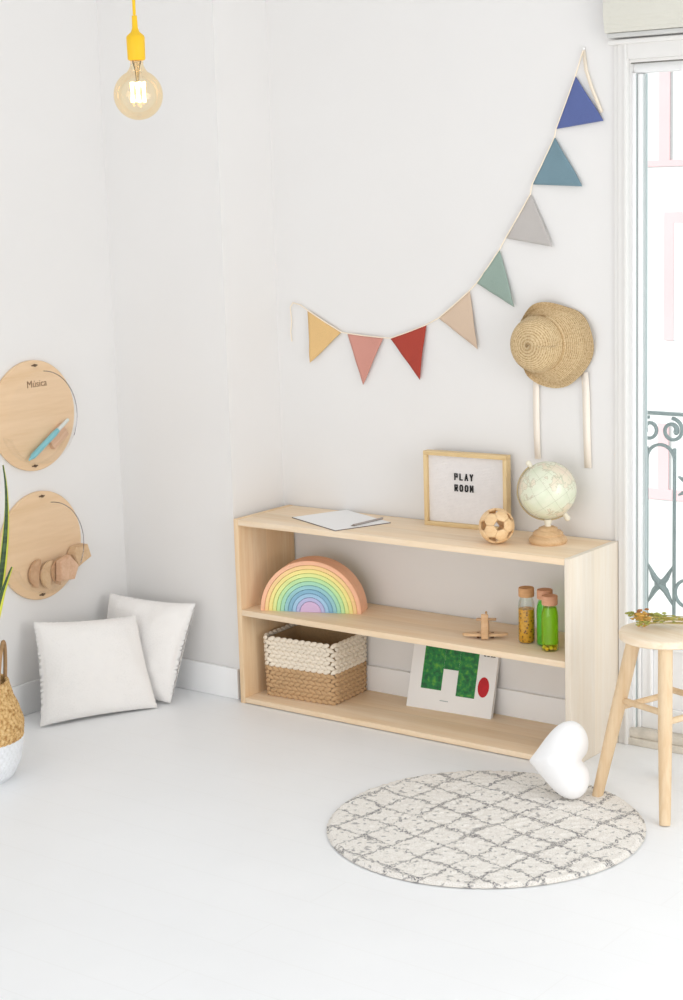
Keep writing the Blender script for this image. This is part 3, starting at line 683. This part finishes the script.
def family(ang, period, ph):
    dt = N(nt, 'ShaderNodeVectorMath', operation='DOT_PRODUCT'); nt.links.new(ad2.outputs[0], dt.inputs[0]); dt.inputs[1].default_value = (cos(ang)/period, sin(ang)/period, 0)
    a = math_('ADD', dt.outputs['Value'], v_=ph); a = math_('FRACT', a); a = math_('SUBTRACT', a, v_=.5); a = math_('ABSOLUTE', a); return math_('MULTIPLY', a, v_=period)
d1 = family(R(-9), .104, .2); d2 = family(R(80), .098, .45); dm = math_('MINIMUM', d1, d2)
n3 = N(nt, 'ShaderNodeTexNoise', Scale=7.0, Detail=4.0); nt.links.new(tc.outputs['Object'], n3.inputs['Vector'])
n4 = N(nt, 'ShaderNodeTexNoise', Scale=300.0, Detail=2.0); nt.links.new(tc.outputs['Object'], n4.inputs['Vector'])
wd = N(nt, 'ShaderNodeMapRange'); wd.inputs['From Min'].default_value = .3; wd.inputs['From Max'].default_value = .7; wd.inputs['To Min'].default_value = .0012; wd.inputs['To Max'].default_value = .0095; nt.links.new(n3.outputs['Fac'], wd.inputs['Value'])
lnm = math_('DIVIDE', dm, wd.outputs[0]); 
mk = N(nt, 'ShaderNodeMapRange'); mk.inputs['From Min'].default_value = .55; mk.inputs['From Max'].default_value = 1.3; mk.inputs['To Min'].default_value = 1; mk.inputs['To Max'].default_value = 0; nt.links.new(lnm, mk.inputs['Value'])
brk = N(nt, 'ShaderNodeMapRange'); brk.inputs['From Min'].default_value = .42; brk.inputs['From Max'].default_value = .54; nt.links.new(n4.outputs['Fac'], brk.inputs['Value'])
# loose flecks
n5 = N(nt, 'ShaderNodeTexNoise', Scale=60.0, Detail=3.0); nt.links.new(tc.outputs['Object'], n5.inputs['Vector'])
fk = N(nt, 'ShaderNodeMapRange'); fk.inputs['From Min'].default_value = .60; fk.inputs['From Max'].default_value = .66; fk.inputs['To Max'].default_value = .6; nt.links.new(n5.outputs['Fac'], fk.inputs['Value'])
mask = math_('MAXIMUM', math_('MULTIPLY', mk.outputs[0], brk.outputs[0]), fk.outputs[0])
mask = math_('MULTIPLY', mask, v_=.88)
base = ramp(nt, n4.outputs['Fac'], [(.3, lin('#dcd5cb')), (.55, lin('#f4f0ea'))])
mx = N(nt, 'ShaderNodeMix', data_type='RGBA'); nt.links.new(mask, mx.inputs[0]); nt.links.new(base, mx.inputs[6]); mx.inputs[7].default_value = lin('#59585e')
nt.links.new(mx.outputs[2], b.inputs['Base Color']); b.inputs['Roughness'].default_value = .95; b.inputs['Specular IOR Level'].default_value = .1
bump(nt, b, n4.outputs['Fac'], .6, .003)
RR = .42; vs = []; nrg, nth = 90, 300
q = MB()
def rugf(u, v_):
    a = 2*pi*v_; r0 = RR*u; hz = .011+.0035*noise.noise(Vector((r0*cos(a)*60, r0*sin(a)*60, 0)))
    if u > .985: hz = .003; r0 += .003*noise.noise(Vector((a*40, 0, 2)))
    return (r0*cos(a), r0*sin(a), hz)
q.fn(nrg, nth, rugf, closev=True)
q.lathe([(RR*.985, .0008), (RR*.99, .004)], nth, cap=False)
rg = q.build('round_rug', m, ang=180); rg.location = (1.282, -.515, 0); tag(rg, 'round cream shag rug with a broken grey diamond pattern on the white floor', 'rug')

# ------------------------------------------------------------------ stool
SC = Vector((1.592, -.092, 0)); sang = -.316
stl = thing('wooden_stool', 'round-seated pale wooden stool with four legs at the right edge', 'stool', tuple(SC), sang)
sw = wood('stool_beech', '#e2c9a6', '#d3b289', 'Z', .5, 1.2); sw2 = wood('stool_beech_seat', '#f6e6cf', '#ebd3b2', 'X', .5, 1.2)
STZ = .480
MB().lathe([(0, STZ-.024), (.119, STZ-.022), (.123, STZ-.019), (.124, STZ-.006), (.121, STZ-.0015), (.116, STZ), (0, STZ)], 72).build('seat', sw2, stl)
hb_, ht_ = .130, .058
def legp(sx, sy, z): k = hb_+(ht_-hb_)*z/(STZ-.024); return Vector((sx*k, sy*k, z))
for sx in (-1, 1):
    for sy in (-1, 1): MB().tube([legp(sx, sy, 0), legp(sx, sy, .02), legp(sx, sy, .25), legp(sx, sy, STZ-.0225)], [.0145, .0155, .019, .0195], 20).build('leg', sw, stl)
for (a, c, z) in (((-1, -1), (1, -1), .285), ((-1, 1), (1, 1), .285), ((-1, -1), (-1, 1), .262), ((1, -1), (1, 1), .262)):
    MB().tube([legp(a[0], a[1], z), legp(c[0], c[1], z)], .0088, 12).build('stretcher', sw, stl)

# dried flowers lying on the stool
fb = thing('dried_flower_bunch', 'small bunch of dried green and ochre flowers lying on the stool seat', 'flowers', (1.548, -.098, STZ), R(30))
stm = plain('dry_stem', '#a8954e', .8); gr = plain('dry_green_leaf', '#a2a458', .8, .2, 60); oc = plain('ochre_flower', '#c79a4c', .8, .2, 60); rd = plain('rust_flower', '#a87348', .8, .2, 60)
for i in range(11):
    ex = rnd.uniform(-.045, .035); ey = rnd.uniform(-.045, .045); ez = rnd.uniform(.010, .034)
    if i > 6: ex = rnd.uniform(-.02, .05); ez = rnd.uniform(.03, .046)
    s0 = Vector((.24+rnd.uniform(-.01, .01), .01*rnd.uniform(-1, 1), .006+.001*i)); mid = Vector((.12, ey*.35, .016+.0014*i)); e = Vector((ex, ey, ez))
    st_ = MB().tube([s0, s0.lerp(mid, .5), mid, mid.lerp(e, .55), e], .0013, 6).build('stem', stm, fb)
    q = MB(); mt = [gr, oc, gr, gr][i % 4] if i < 7 else [oc, rd, oc, gr][i % 4]
    for k in range(17):
        p = e+Vector((rnd.uniform(-.016, .016), rnd.uniform(-.012, .012), rnd.uniform(-.007, .010))); p.z = max(p.z, .005)
        q.sphere(p, rnd.uniform(.0022, .0045), 1, (1.7, .8, .8))
    q.build('flower_head', mt, st_)
    q = MB()
    for k in range(3):
        p = mid.lerp(e, .1+.25*k); dv = Vector((-.014, rnd.uniform(-.010, .010), .004)); w3 = Vector((0, .003, .001))
        q.raw([p, p+dv*.5+w3, p+dv, p+dv*.5-w3], [(0, 1, 2, 3)])
    q.build('leaf', gr, st_)

# ------------------------------------------------------------------ plant basket and snake plant
pb = thing('plant_basket', 'round-bellied tan seagrass basket with white-dipped base cut off by the left edge', 'basket', (-.176, -.990, 0))
m, nt, b = nodes('seagrass_weave'); v = coords(nt, (90, 90, 110)); n = N(nt, 'ShaderNodeTexNoise', Scale=1.0, Detail=3.0); nt.links.new(v, n.inputs['Vector'])
nt.links.new(ramp(nt, n.outputs['Fac'], [(.33, lin('#a97c45')), (.5, lin('#d2aa6f')), (.68, lin('#e6c590'))]), b.inputs['Base Color']); b.inputs['Roughness'].default_value = .8; bump(nt, b, n.outputs['Fac'], .7, .004)
sgm = m
def bprof(z):
    pts = [(.0, .098), (.02, .116), (.06, .134), (.12, .143), (.17, .147), (.21, .136), (.25, .120), (.29, .110)]
    for (a, r0), (c, r1) in zip(pts, pts[1:]):
        if z <= c: t_ = (z-a)/(c-a); t_ = t_*t_*(3-2*t_)*.4+t_*.6; return r0+(r1-r0)*t_
    return pts[-1][1]
def bas(z0, z1, off=0):
    def f_(u, v_): z = z0+(z1-z0)*u; a = 2*pi*v_; r0 = bprof(z)-off+.0022*sin(z*2*pi/.014)*sin(a*46+pi*math.floor(z/.014)); return (r0*cos(a), r0*sin(a), z)
    return f_
MB().fn(70, 200, bas(.125, .29), closev=True).build('upper_weave', sgm, pb)
q = MB().fn(50, 200, bas(.0, .127), closev=True); q.lathe([(0, .001), (.098, .001)], 40, cap=False); q.build('white_dipped_base', plain('white_dip_paint', '#e9ebee', .7, .04, 60, .003), pb)
q = MB().lathe([(bprof(z)-.006, z) for z in (.29, .25, .20, .1)], 60, cap=False); q.tube([(.107*cos(a), .107*sin(a), .289) for a in [2*pi*i/48 for i in range(48)]], .0055, 8, True); q.build('rim', sgm, pb)
MB().lathe([(0, .262), (.112, .258)], 40, cap=False).build('soil', plain('dark_brown_soil', '#6a4a3a', .95, .3, 60, .006), pb)
hnd = plain('brown_rope_handle', '#a98661', .8, .15, 60, .002)
for s_ in (1, -1):
    d0 = Vector((.80, .60, 0))*s_; e0 = Vector((-.6, .8, 0))
    pts = [d0*.092+e0*.05*cos(a)*1.0+Vector((0, 0, .285+.125*sin(a)))+d0*.012*sin(a) for a in [pi*i/20 for i in range(21)]]
    MB().tube(pts, .0058, 8).build('handle', hnd, pb)
m, nt, b = nodes('snake_plant_leaf'); at_ = N(nt, 'ShaderNodeAttribute', attribute_name='edge'); v = coords(nt, (6, 6, 70)); n = N(nt, 'ShaderNodeTexNoise', Scale=1.0, Detail=3.0, Distortion=1.0); nt.links.new(v, n.inputs['Vector'])
c1_ = ramp(nt, n.outputs['Fac'], [(.38, lin('#263f22')), (.62, lin('#3f5c2c'))]); fc = ramp(nt, at_.outputs['Fac'], [(.58, (0, 0, 0, 1)), (.66, (1, 1, 1, 1))])
mx = N(nt, 'ShaderNodeMix', data_type='RGBA'); nt.links.new(fc, mx.inputs[0]); nt.links.new(c1_, mx.inputs[6]); mx.inputs[7].default_value = lin('#d5d84c')
nt.links.new(mx.outputs[2], b.inputs['Base Color']); b.inputs['Roughness'].default_value = .35
sp = thing('snake_plant', 'snake plant with dark green yellow-edged leaves at the left edge', 'plant', (-.176, -.990, .262))
rv, fv = Vector((.798, .603, 0)), Vector((-.603, .798, 0))
def leaf(pts, w_, face):
    k = 24; P = [Vector(p) for p in pts]
    def bez(t_): a, b2, c2, d2 = P; s = 1-t_; return a*s**3+b2*3*s*s*t_+c2*3*s*t_*t_+d2*t_**3
    vs, fs, ed = [], [], []
    for i in range(k+1):
        t_ = i/k; p = bez(t_); tg = (bez(min(1, t_+.02))-bez(max(0, t_-.02))).normalized(); sd = tg.cross(Vector(face)).normalized(); nn = sd.cross(tg)
        ww = w_*(.55+.45*sin(pi*min(1, t_*1.25)))*(1 if t_ < .6 else max(.02, (1-((t_-.6)/.4)**1.8)))
        for j in range(7): u = j/3-1; vs.append(p+sd*u*ww+nn*(-.008*(1-u*u))); ed.append(abs(u))
    for i in range(k):
        for j in range(6): a = i*7+j; fs.append((a, a+1, a+8, a+7))
    me = bpy.data.meshes.new('leaf'); me.from_pydata([tuple(v_) for v_ in vs], [], fs); me.update()
    for p in me.polygons: p.use_smooth = True
    me.attributes.new('edge', 'FLOAT', 'POINT').data.foreach_set('value', ed); me.materials.append(m)
    o = bpy.data.objects.new('leaf', me); C.objects.link(o); o.parent = sp; mod(o, 'SOLIDIFY', thickness=.003, offset=0)
up_ = Vector((0, 0, 1))
leaf([rv*.04, rv*.085+up_*.25, rv*.160+up_*.48, rv*.138+up_*.665], .011, fv)
leaf([rv*.05-fv*.03, rv*.06-fv*.03+up_*.14, rv*.10-fv*.03+up_*.27, rv*.152-fv*.03+up_*.375], .017, rv*.5+fv)
leaf([-rv*.03+fv*.03, -rv*.05+fv*.03+up_*.2, -rv*.06+fv*.05+up_*.5, -rv*.10+fv*.05+up_*.72], .024, fv)
leaf([-rv*.01-fv*.04, -rv*.02-fv*.06+up_*.2, -rv*.03-fv*.08+up_*.4, -rv*.02-fv*.10+up_*.60], .024, fv+rv*.4)
leaf([-rv*.05, -rv*.09+up_*.2, -rv*.12+up_*.35, -rv*.17+up_*.50], .022, fv)

# ------------------------------------------------------------------ pendant lamp
BC = Vector((.5, -.877, 1.922)); BR = .0625
lp = thing('pendant_lamp', 'bare round amber bulb in a yellow socket hanging on a yellow cord', 'lamp', tuple(BC))
yel = plain('yellow_silicone', '#f2c32a', .5, .02, 10)
MB().tube([(0, 0, .198), (0, 0, .7), (0, 0, 1.25)], .0042, 10).build('cord', yel, lp)
MB().lathe([(0, .086), (.020, .086), (.0225, .089), (.0235, .142), (.0215, .147), (.011, .156), (.0075, .166), (.0065, .196), (0, .198)], 36).build('lamp_socket', yel, lp)
gp = [(0, -BR)]+[(BR*cos(R(a)), BR*sin(R(a))) for a in range(-85, 66, 5)]+[(.020, .066), (.0165, .074), (.0165, .086)]
m = bpy.data.materials.new('amber_bulb_glass'); m.use_nodes = True; nt = m.node_tree; nt.nodes.clear()
o_ = N(nt, 'ShaderNodeOutputMaterial'); t_ = N(nt, 'ShaderNodeBsdfTransparent'); t_.inputs['Color'].default_value = lin('#fff7e6'); g_ = N(nt, 'ShaderNodeBsdfGlossy'); g_.inputs['Roughness'].default_value = .05; g_.inputs['Color'].default_value = lin('#fff0d6')
lw = N(nt, 'ShaderNodeLayerWeight', Blend=.3); mx = N(nt, 'ShaderNodeMixShader'); 
mr = N(nt, 'ShaderNodeMapRange'); mr.inputs['To Max'].default_value = .3; mr.inputs['To Min'].default_value = .04; nt.links.new(lw.outputs['Fresnel'], mr.inputs['Value']); nt.links.new(mr.outputs[0], mx.inputs['Fac'])
nt.links.new(t_.outputs[0], mx.inputs[1]); nt.links.new(g_.outputs[0], mx.inputs[2]); nt.links.new(mx.outputs[0], o_.inputs['Surface'])
MB().lathe(gp, 48, cap=False).build('bulb_glass', m, lp)
fil = emit('glowing_filament', '#ffdc9a', 9)
q = MB()
for i in range(6):
    a = 2*pi*i/6; q.tube([(.017*cos(a+.5*k/6), .017*sin(a+.5*k/6), -.018+.05*k/6) for k in range(7)], .0036, 6)
q.build('filament', fil, lp)
MB().tube([(0, 0, .034), (0, 0, .060), (0, 0, .084)], [.004, .006, .012], 12).build('filament_stem', clear('stem_glass', '#f2e6d0', .2), lp)

# ------------------------------------------------------------------ light
wd_ = bpy.data.worlds.new('sky'); bpy.context.scene.world = wd_; wd_.use_nodes = True
bg = wd_.node_tree.nodes['Background']; bg.inputs['Color'].default_value = (.958, .980, 1.0, 1); bg.inputs['Strength'].default_value = .88
def area(name, loc, look, size, power, col=(1, 1, 1), sy=None):
    l = bpy.data.lights.new(name, 'AREA'); l.energy = power; l.size = size; l.color = col
    if sy: l.shape = 'RECTANGLE'; l.size_y = sy
    o = bpy.data.objects.new(name, l); C.objects.link(o); o.location = loc
    o.rotation_euler = (Vector(look)-Vector(loc)).to_track_quat('-Z', 'Y').to_euler(); return o
area('right_fill', (4.2, -.9, 1.3), (1.2, .1, .4), 1.6, 40, (1, .99, .97), 1.8)  # added fill from the right, brightens the shelf's end panel
area('rear_fill', (1.8, -5.6, .9), (.5, .3, .4), 3.4, 66, (1, .99, .98), 1.8)  # added low fill from the camera side, lifts the shelf interior
sn = bpy.data.lights.new('sun', 'SUN'); sn.energy = 6.0; sn.angle = R(1); sn.color = (1, .98, .95)
so = bpy.data.objects.new('sun', sn); C.objects.link(so); so.rotation_euler = Vector((.9, .38, -.24)).to_track_quat('-Z', 'Y').to_euler()

# ------------------------------------------------------------------ camera
F, yaw, pitch, roll = 1751.24, -.6511, -.1811, -.0303
fw = Vector((sin(yaw)*cos(pitch), cos(yaw)*cos(pitch), sin(pitch))); rt = Vector((cos(yaw), -sin(yaw), 0)); u_ = rt.cross(fw)
r2 = rt*cos(roll)+u_*sin(roll); u2 = -rt*sin(roll)+u_*cos(roll)
cd = bpy.data.cameras.new('camera'); cd.sensor_fit = 'VERTICAL'; cd.sensor_height = 24; cd.lens = F/1000*24; cd.clip_end = 100
co = bpy.data.objects.new('camera', cd); C.objects.link(co)
Mc = Matrix((r2, u2, -fw)).transposed().to_4x4(); Mc.translation = Vector((3.668, -4.2307, 1.695)); co.matrix_world = Mc
S = bpy.context.scene; S.camera = co
S.view_settings.view_transform = 'Standard'; S.view_settings.look = 'None'; S.view_settings.gamma = 1; S.view_settings.exposure = -.11; S.view_settings.use_curve_mapping = False
